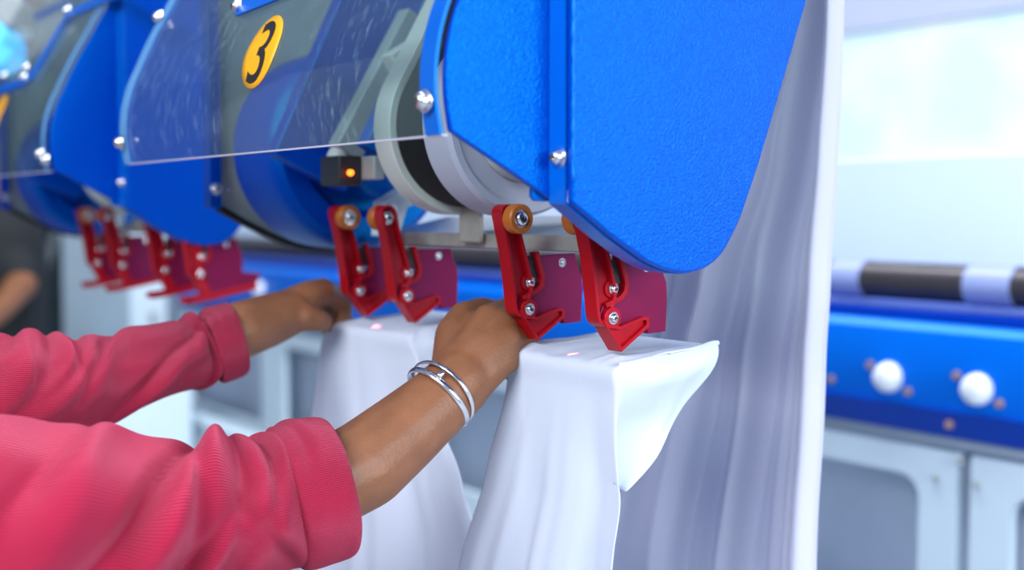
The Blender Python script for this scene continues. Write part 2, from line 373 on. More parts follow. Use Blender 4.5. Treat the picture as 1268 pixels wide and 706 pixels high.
# ================================================================== feeder stations
F = [(.427, .049), (.423, .075), (.424, .10), (.430, .125), (.440, .148), (.455, .18), (.476, .218), (.50, .262), (.54, .33), (.60, .42)]
Fs = [tuple(v) for v in smooth_pts(F, 5)]
def front_at(z):
    for a, b in zip(Fs[:-1], Fs[1:]):
        if a[1] <= z <= b[1]: return a[0]+(b[0]-a[0])*(z-a[1])/max(1e-6, b[1]-a[1])
    return .427
def station(dx, label, near):
    s = thing('feeding_station', (-.95+dx, .62, H), label, 'machine', )
    # side panel 1, textured, facing +X
    q = yz(683, 245, -.644)
    pts = [(y, H+z) for y, z in Fs]
    poly = [(pts[0][0], pts[0][1]+.002)]+pts[1:]+[(.66, H+.42), (.66, H+.2), (.53, H+.02), (.512, q[1]-.001), (q[0]-.002, q[1])]
    # rounded lower front corner
    bm = NB(); prism(bm, poly, -.650+dx, -.644+dx); obj('inner_side_panel', bm, 'blue', s, bevel=.0012)
    # small tab under the inner panel
    a = yz(661, 232, -.650); c = yz(661, 249, -.650); d = yz(684, 250, -.650)
    bm = NB(); prism(bm, [a, (a[0], c[1]+.003), (a[0]+.003, c[1]), (d[0]+.01, d[1]), (d[0]+.01, a[1])], -.656+dx, -.6505+dx); obj('panel_tab', bm, 'blue_smooth', s, bevel=.001)
    # outer box panel
    px = [(709, 251), (760, 294), (800, 323)]
    crv = [tuple(v) for v in smooth_pts([(800, 323), (824, 334), (850, 338), (874, 332), (894, 315), (908, 291), (918, 270)], 5)]
    px = px[:-1]+crv+[(940, 205), (970, 103), (1000, 0), (1035, -120), (1045, -160)]
    poly = [yz(x, y, -.62) for x, y in px]
    y0 = poly[0][0]
    poly = [p for p in poly if p[1] < H+.42]+[(poly[-1][0], H+.42), (y0, H+.42)]
    bm = NB(); prism(bm, poly, -.6265+dx, -.620+dx)
    obj('outer_side_panel', bm, 'blue', s, bevel=.002)
    # wrap: narrow front and bottom faces of the outer box
    rim = [poly[-1], poly[0], poly[1], poly[2]]+poly[3:22]
    bm = NB()
    strip(bm, rim, .0022, -.6437+dx, -.627+dx)
    obj('box_flange', bm, 'blue_smooth', s)
    # weld seam line at the front edge of the outer panel
    bm = NB()
    zs = [H+.02+i*.0042 for i in range(90)]
    tube(bm, [(-.6205+dx, y0+.0006+.0004*math.sin(i*2.1), z) for i, z in enumerate(zs)], [.0010+.0004*math.sin(i*1.7) for i in range(90)], 6)
    obj('seam', bm, 'blue_smooth', s, smooth=True)
    bl = UX(695, 195, -.632)
    bolt(s, (-.6325+dx, y0-.0008, bl.z), .0052, '-Y')
    # deeper, darker rounded housing behind the outer panel
    poly2 = [yz(x, y, -.645) for x, y in [(735, 270), (765, 297), (790, 318), (815, 328), (840, 331), (865, 320), (880, 300), (895, 260), (905, 200), (900, 120)]]
    bm = NB(); prism(bm, poly2, -.676+dx, -.6445+dx); obj('rounded_housing', bm, 'blue_smooth', s, bevel=.004)
    # clear curved cover
    bm = NB(); P = []
    for i in range(13):
        x = -.647-(.593)*i/12
        P.append([(x+dx, y-.0035, H+z) for y, z in Fs])
    grid_mesh(bm, P); cv = obj('clear_cover', bm, 'plexi', s, smooth=True); 
    # cover edge bar (polished edge of the plastic)
    bm = NB(); box(bm, -1.24+dx, -.647+dx, F[0][0]-.0055, F[0][0]-.0015, H+F[0][1]-.0012, H+F[0][1]); obj('cover_edge', bm, 'lavgrey', s)
    # mounting straps following the curve at both ends
    for (xa, xb, nm, ma) in (((-.665, -.648) if near else (-.660, -.655))+('mounting_strap', 'blue_smooth' if near else 'pale_edge'), (-1.243, -1.229, 'mounting_strap', 'pale_edge')):
        pl = [(y-.0055, H+z) for y, z in Fs]
        if xa > -1: pl = [(y, z) for y, z in pl]
        bm = NB(); strip(bm, pl, .0024, xa+dx, xb+dx)
        obj(nm, bm, ma, s, smooth='auto')
    for (x, zz) in ((-.6565, .070), (-1.2355, .070), (-1.2355, .20)):
        bolt(s, (x+dx, front_at(zz)-.0085, H+zz), .0056, '-Y')
    # thin pinkish edge of the cover beside the inner panel
    # blue top housing
    bm = NB(); prism(bm, [(.60, H+.42), (.84, H+.42), (.84, H+.60), (.68, H+.60)], -1.245+dx, -.62+dx); obj('top_housing', bm, 'blue_smooth', s, bevel=.004)
    # grey end plate with curved foot and black rubber trim
    gp = [(272, 258), (300, 274), (340, 294), (372, 305), (410, 308), (450, 300), (480, 280)]
    g2 = [yz(*p, -1.235) for p in gp]; g2 = [tuple(v) for v in smooth_pts(g2, 4)]
    bm = NB(); prism(bm, g2+[(g2[-1][0]+.01, H+.42), (g2[0][0], H+.42)], -1.240+dx, -1.235+dx); obj('end_plate', bm, 'grey_plate', s)
    bm = NB(); strip(bm, g2, .005, -1.246+dx, -1.229+dx); obj('rubber_trim', bm, 'black', s)
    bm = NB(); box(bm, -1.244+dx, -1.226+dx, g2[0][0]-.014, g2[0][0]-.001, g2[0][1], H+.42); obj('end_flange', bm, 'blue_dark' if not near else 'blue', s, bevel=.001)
    bolt(s, (-1.226+dx, g2[0][0]-.007, H+.024), .0050, 'X')
    bolt(s, (-1.235+dx, g2[0][0]+.010, H+.024), .0024, 'X', False)
    # round blue drum housing
    c = UX(438, 185, -1.13)
    bm = NB(); lathe(bm, (0+dx, c.y, c.z), [(-1.200, .104), (-1.120, .106), (-1.110, .102), (-1.105, .095), (-1.105, .072), (-1.118, .064), (-1.118, .01)], seg=56); obj('drum_housing', bm, 'blue', s, smooth='auto')
    bm = NB(); lathe(bm, (0+dx, c.y+.01, c.z-.002), [(-1.117, .052), (-1.075, .052), (-1.07, .047), (-1.07, .030), (-1.08, .026), (-1.08, .005)], seg=48); obj('motor_cap', bm, 'blue_smooth', s, smooth='auto')
    # slanted carriage arms inside
    for (pa, pb, wd, X, ma, nm) in (((385, 215), (492, -40), .085, -1.065, 'blue', 'carriage_cover'), ((432, 190), (520, 20), .030, -1.03, 'grey_plate', 'slanted_arm'), ((470, 190), (556, 10), .034, -.99, 'blue_smooth', 'slanted_guard'), ((500, 100), (548, 70), .055, -.97, 'cream', 'cover_block')):
        bm = NB(); strip(bm, [yz(*pa, X), yz(*pb, X)], wd, X-.02+dx, X+dx); obj(nm, bm, ma, s, bevel=.002)
    cc = Vector((0, .622, H+.075))
    e = Vector(yz(540, 50, -.95))-Vector(yz(470, 190, -.95)); e.normalize()
    def stadium(r, L):
        a0 = math.atan2(e.y, e.x); o_ = []
        for k in range(33):
            a_ = a0+PI/2+PI*k/32; o_.append((cc.y+r*math.cos(a_), cc.z+r*math.sin(a_)))
        for k in range(17):
            a_ = a0-PI/2+PI*k/16; o_.append((cc.y+e.x*L+r*math.cos(a_), cc.z+e.y*L+r*math.sin(a_)))
        return o_
    bm = NB(); st_ = stadium(.078, .24); strip(bm, offset_poly(st_, .004 if True else 0), .008, -.948+dx, -.920+dx, closed=True); prism(bm, stadium(.072, .24), -.946+dx, -.938+dx); obj('belt_guard', bm, 'cream', s, bevel=.0012)
    bm = NB(); prism(bm, stadium(.071, .24), -.9195+dx, -.868+dx); obj('drive_belt', bm, 'black', s, bevel=.002)
    bm = NB(); lathe(bm, (0+dx, cc.y, cc.z), [(-.8675, .05), (-.8675, .076), (-.864, .079), (-.830, .079), (-.826, .076), (-.826, .070), (-.830, .066), (-.830, .030)], seg=64); obj('pulley_flange', bm, 'lavgrey', s, smooth='auto')
    bm = NB(); lathe(bm, (0+dx, cc.y, cc.z), [(-.829, .050), (-.795, .048), (-.792, .044), (-.792, .010), (-.798, .009)], seg=40); obj('pulley_hub', bm, 'cream', s, smooth='auto')
    # steel strap hanging down to the rail
    a = yz(563, 225, -.90)
    bm = NB(); box(bm, -.925+dx, -.893+dx, .620, .626, H-.028, H+.03); obj('hanger_strap', bm, 'steel', s, bevel=.0015)
    return s
st3 = station(0, 'nearest blue feeding machine head with clear cover bearing yellow number 3', True)
st2 = station(-.87, 'second blue feeding machine head further back, partly cut off at the left edge', False)

# sticker with the digit (follows the curved cover)
def sticker(st, cx, cz, r):
    bm = NB(); n = 48; c0 = bm.verts.new((cx, front_at(cz)-.0046, H+cz)); vs = []
    rings = [[bm.verts.new((cx+r*k/4*math.cos(2*PI*i/n), front_at(cz+r*k/4*math.sin(2*PI*i/n))-.0046, H+cz+r*k/4*math.sin(2*PI*i/n))) for i in range(n)] for k in (1, 2, 3, 4)]
    for i in range(n):
        bm.faces.new((c0, rings[0][i], rings[0][(i+1) % n]))
        for k in range(3): bm.faces.new((rings[k][i], rings[k+1][i], rings[k+1][(i+1) % n], rings[k][(i+1) % n]))
    o = obj('number_badge', bm, 'yellow', st, smooth=True); solidify(o, .0004)
    return o
def digit(txt, badge, cx, cz, size):
    cu = bpy.data.curves.new('digit', 'FONT'); cu.body = txt; cu.size = size; cu.align_x = 'CENTER'; cu.align_y = 'CENTER'
    cu.fill_mode = 'FRONT'; cu.offset = size*0.002
    t = bpy.data.objects.new('tmp', cu); COL.objects.link(t)
    dg = bpy.context.evaluated_depsgraph_get(); me = bpy.data.meshes.new_from_object(t.evaluated_get(dg))
    bpy.data.objects.remove(t)
    bm = NB(); bm.from_mesh(me); bmesh.ops.triangulate(bm, faces=bm.faces); 
    bmesh.ops.subdivide_edges(bm, edges=bm.edges, cuts=2)
    ys = [v.co.y for v in bm.verts]; xs = [v.co.x for v in bm.verts]; my = (max(ys)+min(ys))/2; mx = (max(xs)+min(xs))/2
    for v in bm.verts:
        z = cz+(v.co.y-my); v.co = Vector((cx+(v.co.x-mx), front_at(z)-.0054, H+z))
    bpy.data.meshes.remove(me)
    o = obj('digit', bm, 'ink', badge); return o
cb = UY(323, 64, .4235); bz = cb.z-H
cb = UY(323, 64, front_at(bz)-.004)
sb = sticker(st3, cb.x, cb.z-H, .0305); digit('3', sb, cb.x, cb.z-H, .074)
c2 = UY(-10, 143, .424); sb2 = sticker(st2, c2.x, c2.z-H, .0305)
# blue bars on the covers
def cover_bar(st, pts, wd, bolts, nm='cover_bar'):
    P3 = []
    for p in pts:
        q = UY(*p, .43)
        for _ in range(4): q = UY(*p, front_at(min(.40, max(.05, q.z-H)))-.008)
        P3.append(q)
    bm = NB()
    fine = []
    for a, b_ in zip(P3[:-1], P3[1:]):
        for k in range(6): fine.append(a.lerp(b_, k/6))
    fine.append(P3[-1])
    xz = [(p.x, p.z) for p in fine]
    A = offset_poly(xz, wd/2, False); B = offset_poly(xz, -wd/2, False)
    f = lambda q, o_: (q[0], front_at(min(.41, max(.05, q[1]-H)))-o_, q[1])
    ra = [[bm.verts.new(f(A[i], .0098)), bm.verts.new(f(B[i], .0098)), bm.verts.new(f(B[i], .0055)), bm.verts.new(f(A[i], .0055))] for i in range(len(A))]
    for i in range(len(A)-1):
        for k in range(4): bm.faces.new((ra[i][k], ra[i][(k+1) % 4], ra[i+1][(k+1) % 4], ra[i+1][k]))
    bm.faces.new(ra[0]); bm.faces.new(ra[-1][::-1])
    o = obj(nm, bm, 'blue_smooth', st, bevel=.001)
    for p in bolts:
        q = UY(*p, .43)
        for _ in range(4): q = UY(*p, front_at(min(.40, max(.05, q.z-H)))-.010)
        bolt(st, q, .0048, '-Y')
cover_bar(st3, [(298, 7), (330, -6), (520, -84)], .020, [(295, 8)])
cover_bar(st2, [(-40, 128), (-5, 113), (30, 101), (40, 92), (80, 24), (92, 14), (140, -6), (170, -17)], .014, [(84, 13), (30, 96), (33, 84), (6, 94)])
bolt(st2, UX(58, 198, -1.52), .006, '-Y')
# controls glimpsed behind the far cover
def disc(nm, px, py, r, d, m, st):
    p = UX(px, py, -2.085); bm = NB(); lathe(bm, (-2.100, p.y, p.z), [(0, r), (d-.003, r), (d, r*.88)], seg=28); return obj(nm, bm, m, st, smooth='auto')
a_ = UX(-45, -30, -2.10); c_ = UX(58, 84, -2.10)
bm = NB(); box(bm, -2.1048, -2.1005, a_.y, c_.y, c_.z, H+.40); obj('control_plate', bm, 'grey_plate', st2, bevel=.002)
disc('round_knob', 14, 14, .026, .014, 'grey_plate', st2)
disc('green_button', 13, 52, .010, .014, 'green', st2)
disc('dark_red_button', 34, 58, .017, .006, 'redbtn', st2)
disc('dark_red_button', 46, -4, .017, .010, 'redbtn', st2)
disc('white_button', 30, 42, .011, .022, 'knob', st2)
disc('blue_screen', -14, 52, .040, .010, 'glow_blue', st2)

# sensor box with glowing lamp under the cover of station 3
bm = NB(); p = UD(424, 212, 1.14); box(bm, p.x-.022, p.x+.016, p.y-.012, p.y+.012, p.z-.014, p.z+.014)
sens = obj('sensor_box', bm, 'dark', st3, bevel=.002)
p2 = UD(434, 214, 1.118); bm = NB(); ellipsoid(bm, p2, (.0042, .0030, .0030)); obj('orange_lamp', bm, 'led', sens, smooth=True)
bm = NB(); q = UD(462, 208, 1.13); box(bm, q.x-.016, q.x+.012, q.y-.006, q.y+.006, q.z-.011, q.z+.011); obj('sensor_bracket', bm, 'grey_plate', st3, bevel=.002)
bm = NB(); q = UD(418, 196, 1.165); ellipsoid(bm, q, (.012, .01, .012)); obj('cable_gland', bm, 'cream', st3, smooth=True)

# steel rail
rail = thing('steel_rail', (-1.35, .65, H-.03), 'long flat steel rail behind the red clamps, under the white pulley', 'rail')
for (xa, xb) in ((-1.085, -.68), (-1.955, -1.55)):
    bm = NB(); box(bm, xa, xb, .629, .633, H-.033, H-.020); obj('rail_edge', bm, 'steel', rail, bevel=.0008)
    bm = NB(); prism(bm, [(.6335, H-.0215), (.72, H-.004), (.72, H-.007), (.6335, H-.0245)], xa, xb); obj('rail_top', bm, 'steel_top', rail)
bm = NB(); q = UX(684, 285, -.72); box(bm, -.755, -.715, .645, .662, H-.014, H-.008); obj('latch_plate', bm, 'dark', rail, bevel=.001)

# ================================================================== clamps
def arm_outline():
    X = -.7925
    left = [(637, 381), (634, 350), (629, 310), (624, 285), (620, 264)]
    top = [(622, 257), (627, 253), (633, 253), (639, 258), (642, 266)]
    right = [(645, 286), (650, 306), (655, 326), (659, 345), (660, 360), (656, 372), (655, 384), (650, 393), (644, 393), (639, 388)]
    pts = left+top+right
    return [(yz(*p, X)[0]-.6, yz(*p, X)[1]-H) for p in pts]
ARM = arm_outline()
XA = -.6875
def A2(pts): return [(yz(*p, XA)[0]-.6, yz(*p, XA)[1]-H) for p in pts]
PLATE = A2([(746, 394), (750, 380), (758, 373), (769, 371), (776, 364), (777, 352), (771, 322), (822, 318), (825, 335), (830, 350), (831, 372), (829, 411), (807, 414), (803, 402), (790, 405), (764, 414), (752, 406)])
FOOT = A2([(745, 395), (769, 436), (804, 404), (803, 393), (797, 392), (768, 404), (754, 402)])
SLOT = A2([(770, 316), (774, 334), (778, 350), (777, 361), (771, 369), (762, 374), (752, 379)])
def rotp(pts, ang, c):
    ca, sa = math.cos(ang), math.sin(ang); return [((y-c[0])*ca-(z-c[1])*sa+c[0], (y-c[0])*sa+(z-c[1])*ca+c[1]) for y, z in pts]
def clamp(X, rside, label, is_open=False, yoff=0.0):
    t = thing('cloth_clamp', (X, .6+yoff, H), label, 'clamp', 'red cloth clamps along the rail')
    tr = lambda pts: [(y+.6+yoff, z+H) for y, z in pts]
    T = .0072
    o = tr(ARM); inn = offset_poly(o, -.0028); area_ = sum(o[i-1][0]*o[i][1]-o[i][0]*o[i-1][1] for i in range(len(o)))
    if area_ > 0: inn = offset_poly(o, .0028)
    bm = NB(); n = len(o)
    # channel section: rim ring, recessed web
    for xa, xb in ((X-T, X+T),):
        sweep(bm, o, inn, xa, xb, closed=True)
    prism(bm, [((a[0]*.5+b_[0]*.5), (a[1]*.5+b_[1]*.5)) for a, b_ in zip(o, inn)], X-.002, X+.002)
    bo = tr(A2([(759, 394)]))[0]
    lathe(bm, (0, bo[0], bo[1]), [(X-T-.0005, .0082), (X+T+.0006, .0082)], seg=24)
    # inner step of the web
    ib = tr(A2([(763, 358)]))[0]
    lathe(bm, (0, ib[0]-.001, ib[1]), [(X-.004, .007), (X+.004, .007)], seg=20)
    bmesh.ops.remove_doubles(bm, verts=bm.verts, dist=1e-6)
    obj('lever_arm', bm, 'red', t, bevel=.0005)
    # jaw plate
    pl = PLATE
    bm = NB(); plw = tr(pl); xc = X+.0005
    prism(bm, plw, xc-.003, xc+.003)
    bo = tr(A2([(759, 394)]))[0]
    if is_open: prism(bm, [(bo[0]-.003, bo[1]-.004), (bo[0]+.006, bo[1]-.032), (bo[0]+.078, bo[1]-.019), (bo[0]+.086, bo[1]-.002), (bo[0]+.02, bo[1]+.004)], X-.0024, X+.0034)
    obj('jaw_plate', bm, 'crimson', t, bevel=.0008)
    if not is_open:
        bm = NB(); f = tr(FOOT); fi = offset_poly(f, .0026)
        if sum(f[i-1][0]*f[i][1]-f[i][0]*f[i-1][1] for i in range(len(f))) < 0: fi = offset_poly(f, -.0026)
        sweep(bm, f, fi, X-T, X+T+.001, closed=True)
        prism(bm, fi, X-.0035, X+.0048)
        obj('jaw_foot', bm, 'red', t, bevel=.0006)
    else:
        # open lower jaw swung forward: long bar towards the operator with rounded nose
        bm = NB()
        a = (bo[0]-.002, bo[1]-.006); k = (bo[0]+.010, bo[1]-.026)
        strip(bm, [a, k], .012, X-T, X+T)
        nose = [(bo[0]-.018, bo[1]-.034), (bo[0]-.010, bo[1]-.0335), (bo[0]+.02, bo[1]-.029), (bo[0]+.078, bo[1]-.018)]
        strip(bm, nose, .009, X-T-.001, X+T+.001)
        lathe(bm, (0, nose[0][0], nose[0][1]), [(X-T-.001, .0047), (X+T+.001, .0047)], seg=20)
        obj('open_jaw', bm, 'red', t, bevel=.0006)
    bm = NB(); strip(bm, tr(SLOT), .0040, xc-.003, X+T-.0005); obj('slot_rim', bm, 'red', t, bevel=.0006)
    sl = tr(A2([(767, 322), (771, 352)])); bm = NB(); strip(bm, sl, .006, X-.003, X+.002); obj('slot_shade', bm, 'dark', t)  # dark strip put in for the shade inside the open slot
    # bolts
    bolt(t, (X+T+.0008, bo[0], bo[1]), .0036)
    bolt(t, (X+.0045, ib[0], ib[1]), .0034)
    pb = tr(A2([(812, 326)]))[0]; bolt(t, (xc+.003, pb[0]-.006, pb[1]-.003), .0028, 'X', False)
    # roller
    rc = UX(641, 271, -.785); ry = rc.y-.592+.592-.0+yoff; rz = rc.z
    s = 1 if rside > 0 else -1
    x0 = X+s*(T+.001)
    bm = NB(); lathe(bm, (x0, rc.y+yoff, rz), [(0, .0095), (0, .0108), (s*.0015, .0120), (s*.0105, .0120), (s*.012, .0108), (s*.012, .0075), (s*.009, .0068), (s*.0085, .004)], seg=36)
    ro = obj('roller', bm, 'orange', t, smooth='auto')
    bo_ = bolt(ro, (x0+s*.0095, rc.y+yoff, rz), .0056 if s > 0 else .0046, 'X' if s > 0 else '-X')
    if s < 0: bolt(t, (X+.0035, rc.y+yoff-.002, rz), .0048, 'X')
    return t
XR = {'A2': -.695, 'A1': -.799, 'B2': -.99, 'B1': -1.082}
clamp(XR['A2'], -1, 'nearest red clamp, its top hidden behind the big blue panel')
clamp(XR['A1'], 1, 'red clamp with bright orange roller just right of the braceleted hand')
clamp(XR['B2'], -1, 'red clamp on the middle sheet, right one of its pair')
clamp(XR['B1'], 1, 'red clamp on the middle sheet closest to the far hand')
clamp(-1.500, -1, 'open red clamp nearest the far pink cuff, right one of its pair', True)
clamp(-1.625, 1, 'open red clamp third from the far end, partly hidden by its neighbour', True)
clamp(-1.800, -1, 'second open red clamp from the far end', True)
clamp(-1.915, 1, 'farthest open red clamp at the left end of the row', True)

# carriage brackets between the clamp pairs
def bracket(X0, X1, label):
    t = thing('carriage_bracket', ((X0+X1)/2, .61, H), label, 'bracket', 'pale brackets joining clamp pairs')
    bm = NB(); prism(bm, [(.600, H-.024), (.620, H-.026), (.630, H+.004), (.655, H+.012), (.655, H+.026), (.632, H+.026), (.603, H+.010)], X0, X1)
    obj('plate', bm, 'white_paint', t, bevel=.0015)
    bolt(t, (X1+.0002, .644, H+.019), .0048); bolt(t, (X1+.0002, .612, H+.002), .0036)
    return t
bracket(-1.052, -1.030, 'pale blue white bracket with bolts between the middle clamp pair')
bracket(-1.59, -1.56, 'pale bracket behind the open clamps nearest the far pink cuff')
bracket(-1.885, -1.855, 'pale bracket between the two farthest open clamps')

# ================================================================== sheets
def lerp(a, b, t): return a+(b-a)*t
def ss(a, b, x):
    t = min(1, max(0, (x-a)/(b-a))); return t*t*(3-2*t)
def interp(tab, x):
    if x <= tab[0][0]: return tab[0][1:]
    for a, b in zip(tab[:-1], tab[1:]):
        if x <= b[0]:
            t = (x-a[0])/(b[0]-a[0]); t2 = t*t*(3-2*t)*.5+t*.5
            return tuple(lerp(u, v, t2) for u, v in zip(a[1:], b[1:]))
    return tab[-1][1:]
def held_sheet(name, dx, label, tabL, tabR, seed, drop=.95, wander=1.0, slack=0.0):
    """sheet whose corner sits in a clamp pair: flat top under the jaws, front fall, triangular side flap"""
    RX, RY, RZ = -.673+dx, .592, H-.113
    LX, LY = -.812+dx, .596
    BY = .705
    nc = 56
    rows = []
    # top from back to ridge
    NT = 14; ND = 160
    def wr(x, y, a): return a*noise.noise(Vector((x*38+seed, y*26, seed*.7)))
    P = []
    for j in range(NT+ND):
        row = []
        for i in range(nc+1):
            u = i/nc
            if j < NT:
                v = j/NT
                x = lerp(LX-.004, RX, u); y = lerp(BY, lerp(LY, RY, u), v)
                z = RZ+.0065*(1-v)
                # pulled up at jaw, creases radiating from the feet
                for fx in (-.799+dx, -.695+dx):
                    d = math.hypot(x-fx, (y-.612)*1.0)
                    z += .0035*math.exp(-(d/.012)**2)
                    ang = math.atan2(y-.62, x-fx)
                    z += .0022*math.sin(ang*9+seed)*math.exp(-((d-.02)/.022)**2)
                z += wr(x, y, .003)*min(1, v*1.4)
                z -= .004*ss(.75, 1, v)*ss(.6, 1, v)
            else:
                s = (j-NT)/ND
                d = drop*(s**1.25)
                xl, yl = interp(tabL, d); xr, yr = interp(tabR, d)
                x = lerp(xl+dx, xr+dx, u); y = lerp(yl, yr, u)
                z = RZ-d-.004*(1-math.exp(-d/.004))
                amp = .0065*ss(.0, .30, d)*wander
                f = math.sin(u*2*PI*2.3+seed+d*1.5)+.55*math.sin(u*2*PI*4.7+seed*2-d*2.2)+.3*math.sin(u*2*PI*8.1+seed*3)
                y += amp*f; y += .004*noise.noise(Vector((u*4, d*7, seed)))*ss(0, .1, d)*2
                x += .003*noise.noise(Vector((d*9, seed, u*2)))
                y -= .003*math.exp(-((d-.006)/.008)**2)
            row.append(Vector((x, y, z)))
        P.append(row)
    bm = NB(); V = grid_mesh(bm, P)
    # side flap on the +X edge: from the front corner to the rear tip
    nf = 30; depth = .112
    F_ = []
    for j in range(NT+1): pass
    nj = max(k for k in range(60) if drop*(k/ND)**1.25 < .092)
    G = []
    for j in range(nj+1):
        v = j/nj
        row = []
        d = drop*(j/ND)**1.25; v = d/.0925
        k = ss(0, 1, 1-v)          # width of flap at this height
        wd = (depth if dx == 0 else .055)*((1-v)**.85 + .012)
        for i in range(nf+1):
            q = i/nf
            e0 = P[NT+j][nc]; x0 = e0.x; y0 = e0.y
            y = y0 + q*wd
            bul = math.sin(q*PI*.9)
            rr_ = .013; x = x0 + rr_*(1-v)**.6*ss(0, .45, q)*math.sqrt(max(0, 1-(1-min(d/rr_, 1))**2)) - .010*q - .016*math.sin(PI*q**.6)*ss(.10, .55, v) + .005*math.sin(PI*q)*math.exp(-((v-.10)/.09)**2) + q*(.0035*math.sin(q*7-v*9+seed)+.004*noise.noise(Vector((q*5, v*5, seed))))
            z = e0.z + .0085*q*(1-v) - .010*q*v + .004*math.exp(-((q-.9)/.12)**2)*(1-v)
            if v < .25: x -= .0
            row.append(Vector((x, y, z)))
        G.append(row)
    V2 = grid_mesh(bm, G)
    # bridge flap top with the sheet top (edge column nc)
    tx = [P[j][nc] for j in range(NT+1)]
    B = []
    for k in range(5):
        tt = k/4; row = []
        for i in range(nf+1):
            q = i/nf; jj = (1-q)*NT; j0 = min(NT-1, int(jj)); a = tx[j0].lerp(tx[j0+1], jj-j0)
            pnt = a.lerp(G[0][i], tt); pnt.z += .002*math.sin(PI*tt); row.append(pnt)
        B.append(row)
    grid_mesh(bm, B)
    bmesh.ops.remove_doubles(bm, verts=bm.verts, dist=.0002)
    o = obj(name, bm, 'linen', None, smooth=True); sm = o.modifiers.new('relax', 'SMOOTH'); sm.factor = .5; sm.iterations = 10; solidify(o, .0009)
    return tag(o, label, 'sheet', 'white sheets held in the clamps')
tabR = [(0, -.673, .592), (.06, -.670, .590), (.10, -.664, .588), (.14, -.668, .585), (.20, -.669, .580), (.30, -.672, .572), (1.0, -.70, .56)]
tabL = [(0, -.812, .596), (.03, -.818, .594), (.10, -.836, .590), (.20, -.872, .580), (.30, -.895, .572), (1.0, -.94, .56)]
held_sheet('clamped_sheet', 0, 'nearest white sheet with a pointed corner flap in the front clamps', tabL, tabR, 1.3)
tabRb = [(0, -.673, .592), (.06, -.640, .597), (.12, -.600, .602), (.20, -.570, .608), (.35, -.555, .612), (1.0, -.56, .61)]
tabLb = [(0, -.825, .590), (.02, -.838, .583), (.05, -.846, .580), (.10, -.857, .578), (.20, -.877, .575), (.30, -.892, .57), (1.0, -.93, .56)]
held_sheet('clamped_sheet', -.29, 'white sheet between the two hands, its left corner pinched by the far hand', tabLb, tabRb, 4.1)

# large hanging sheet behind the nearest station
bm = NB(); P = []
nu, nv = 150, 90
tab = [(-330, 985, 1066), (-150, 960, 1062), (0, 925, 1056), (200, 860, 1049), (340, 800, 1040), (450, 765, 1033), (706, 700, 1021), (1200, 640, 1010), (1500, 620, 1000)]
for j in range(nv+1):
    py = -330+1830*j/nv
    l, r = interp(tab, py)
    row = []
    for i in range(nu+1):
        u = i/nu; uu = u
        p = UY(lerp(l, r, uu), py, .90)
        k = ss(-330, 500, py)
        a = lerp(.010, .013, k)
        yy = a*(math.sin(u*2*PI*4.2+.6+.5*math.sin(py/300))+.5*math.sin(u*2*PI*7.3+1.1)+.22*math.sin(u*2*PI*13+py/260))
        yy *= (1-.9*ss(.90, .95, u))
        # bright hem standing forward at the free edge
        yy -= .030*ss(.905, .935, u)*(1-.55*ss(.955, 1.0, u))
        p.y += yy; p.x += .003*noise.noise(Vector((u*6, py/200, 2)))
        row.append(p)
    P.append(row)
grid_mesh(bm, P); o = obj('hanging_sheet', bm, 'linen_rear', None, smooth=True); solidify(o, .001)
tag(o, 'tall white sheet hanging in vertical folds right of the big blue panel', 'sheet')

# ================================================================== operator
op = thing('person', UD(-330, 560, .95)*1.0, 'person in a pink ribbed sweater with rolled cuffs reaching both hands to the clamps', 'person')
C = UD
def hand_nodes(bm, meta, fingers, thumb):
    for ch in meta: chain(bm, [(C(*n[:3]), n[3]) for n in ch])
    for ch in fingers: chain(bm, [(C(*n[:3]), n[3]) for n in ch])
    chain(bm, [(C(*n[:3]), n[3]) for n in thumb])
bm = NB()
# right arm and hand
chain(bm, [(C(568, 474, .987), .0275), (C(538, 502, .972), .029), (C(500, 535, .957), .0320), (C(450, 576, .935), .0352), (C(400, 603, .915), .034), (C(250, 642, .875), .032), (C(120, 655, .845), .038), (C(-60, 650, .80), .045), (C(-250, 625, .75), .055)])
hand_nodes(bm,
    [[(562, 460, .995, .021), (590, 425, 1.005, .017), (606, 396, 1.020, .0145)],
     [(568, 465, .990, .021), (598, 430, 1.000, .018), (620, 404, 1.012, .0150)],
     [(574, 472, .988, .021), (604, 442, .996, .017), (627, 422, 1.004, .0145)],
     [(578, 480, .986, .019), (606, 458, .992, .015), (624, 445, .998, .0130)],
     [(566, 452, 1.005, .020), (580, 425, 1.02, .019), (590, 408, 1.03, .016)]],
    [[(606, 396, 1.020, .0135), (634, 380, 1.055, .0105), (636, 396, 1.085, .0095), (622, 410, 1.090, .0085)],
     [(620, 404, 1.012, .0138), (650, 398, 1.045, .0108), (650, 415, 1.078, .0095), (634, 426, 1.085, .0085)],
     [(627, 422, 1.004, .0130), (655, 422, 1.035, .0102), (654, 436, 1.066, .0092), (638, 444, 1.074, .0082)],
     [(624, 445, .998, .0115), (646, 448, 1.025, .0090), (645, 458, 1.050, .0080), (630, 462, 1.058, .0072)]],
    [(562, 448, 1.005, .019), (562, 415, 1.025, .0165), (573, 391, 1.045, .0125), (598, 382, 1.065, .0105), (616, 384, 1.078, .0085)])
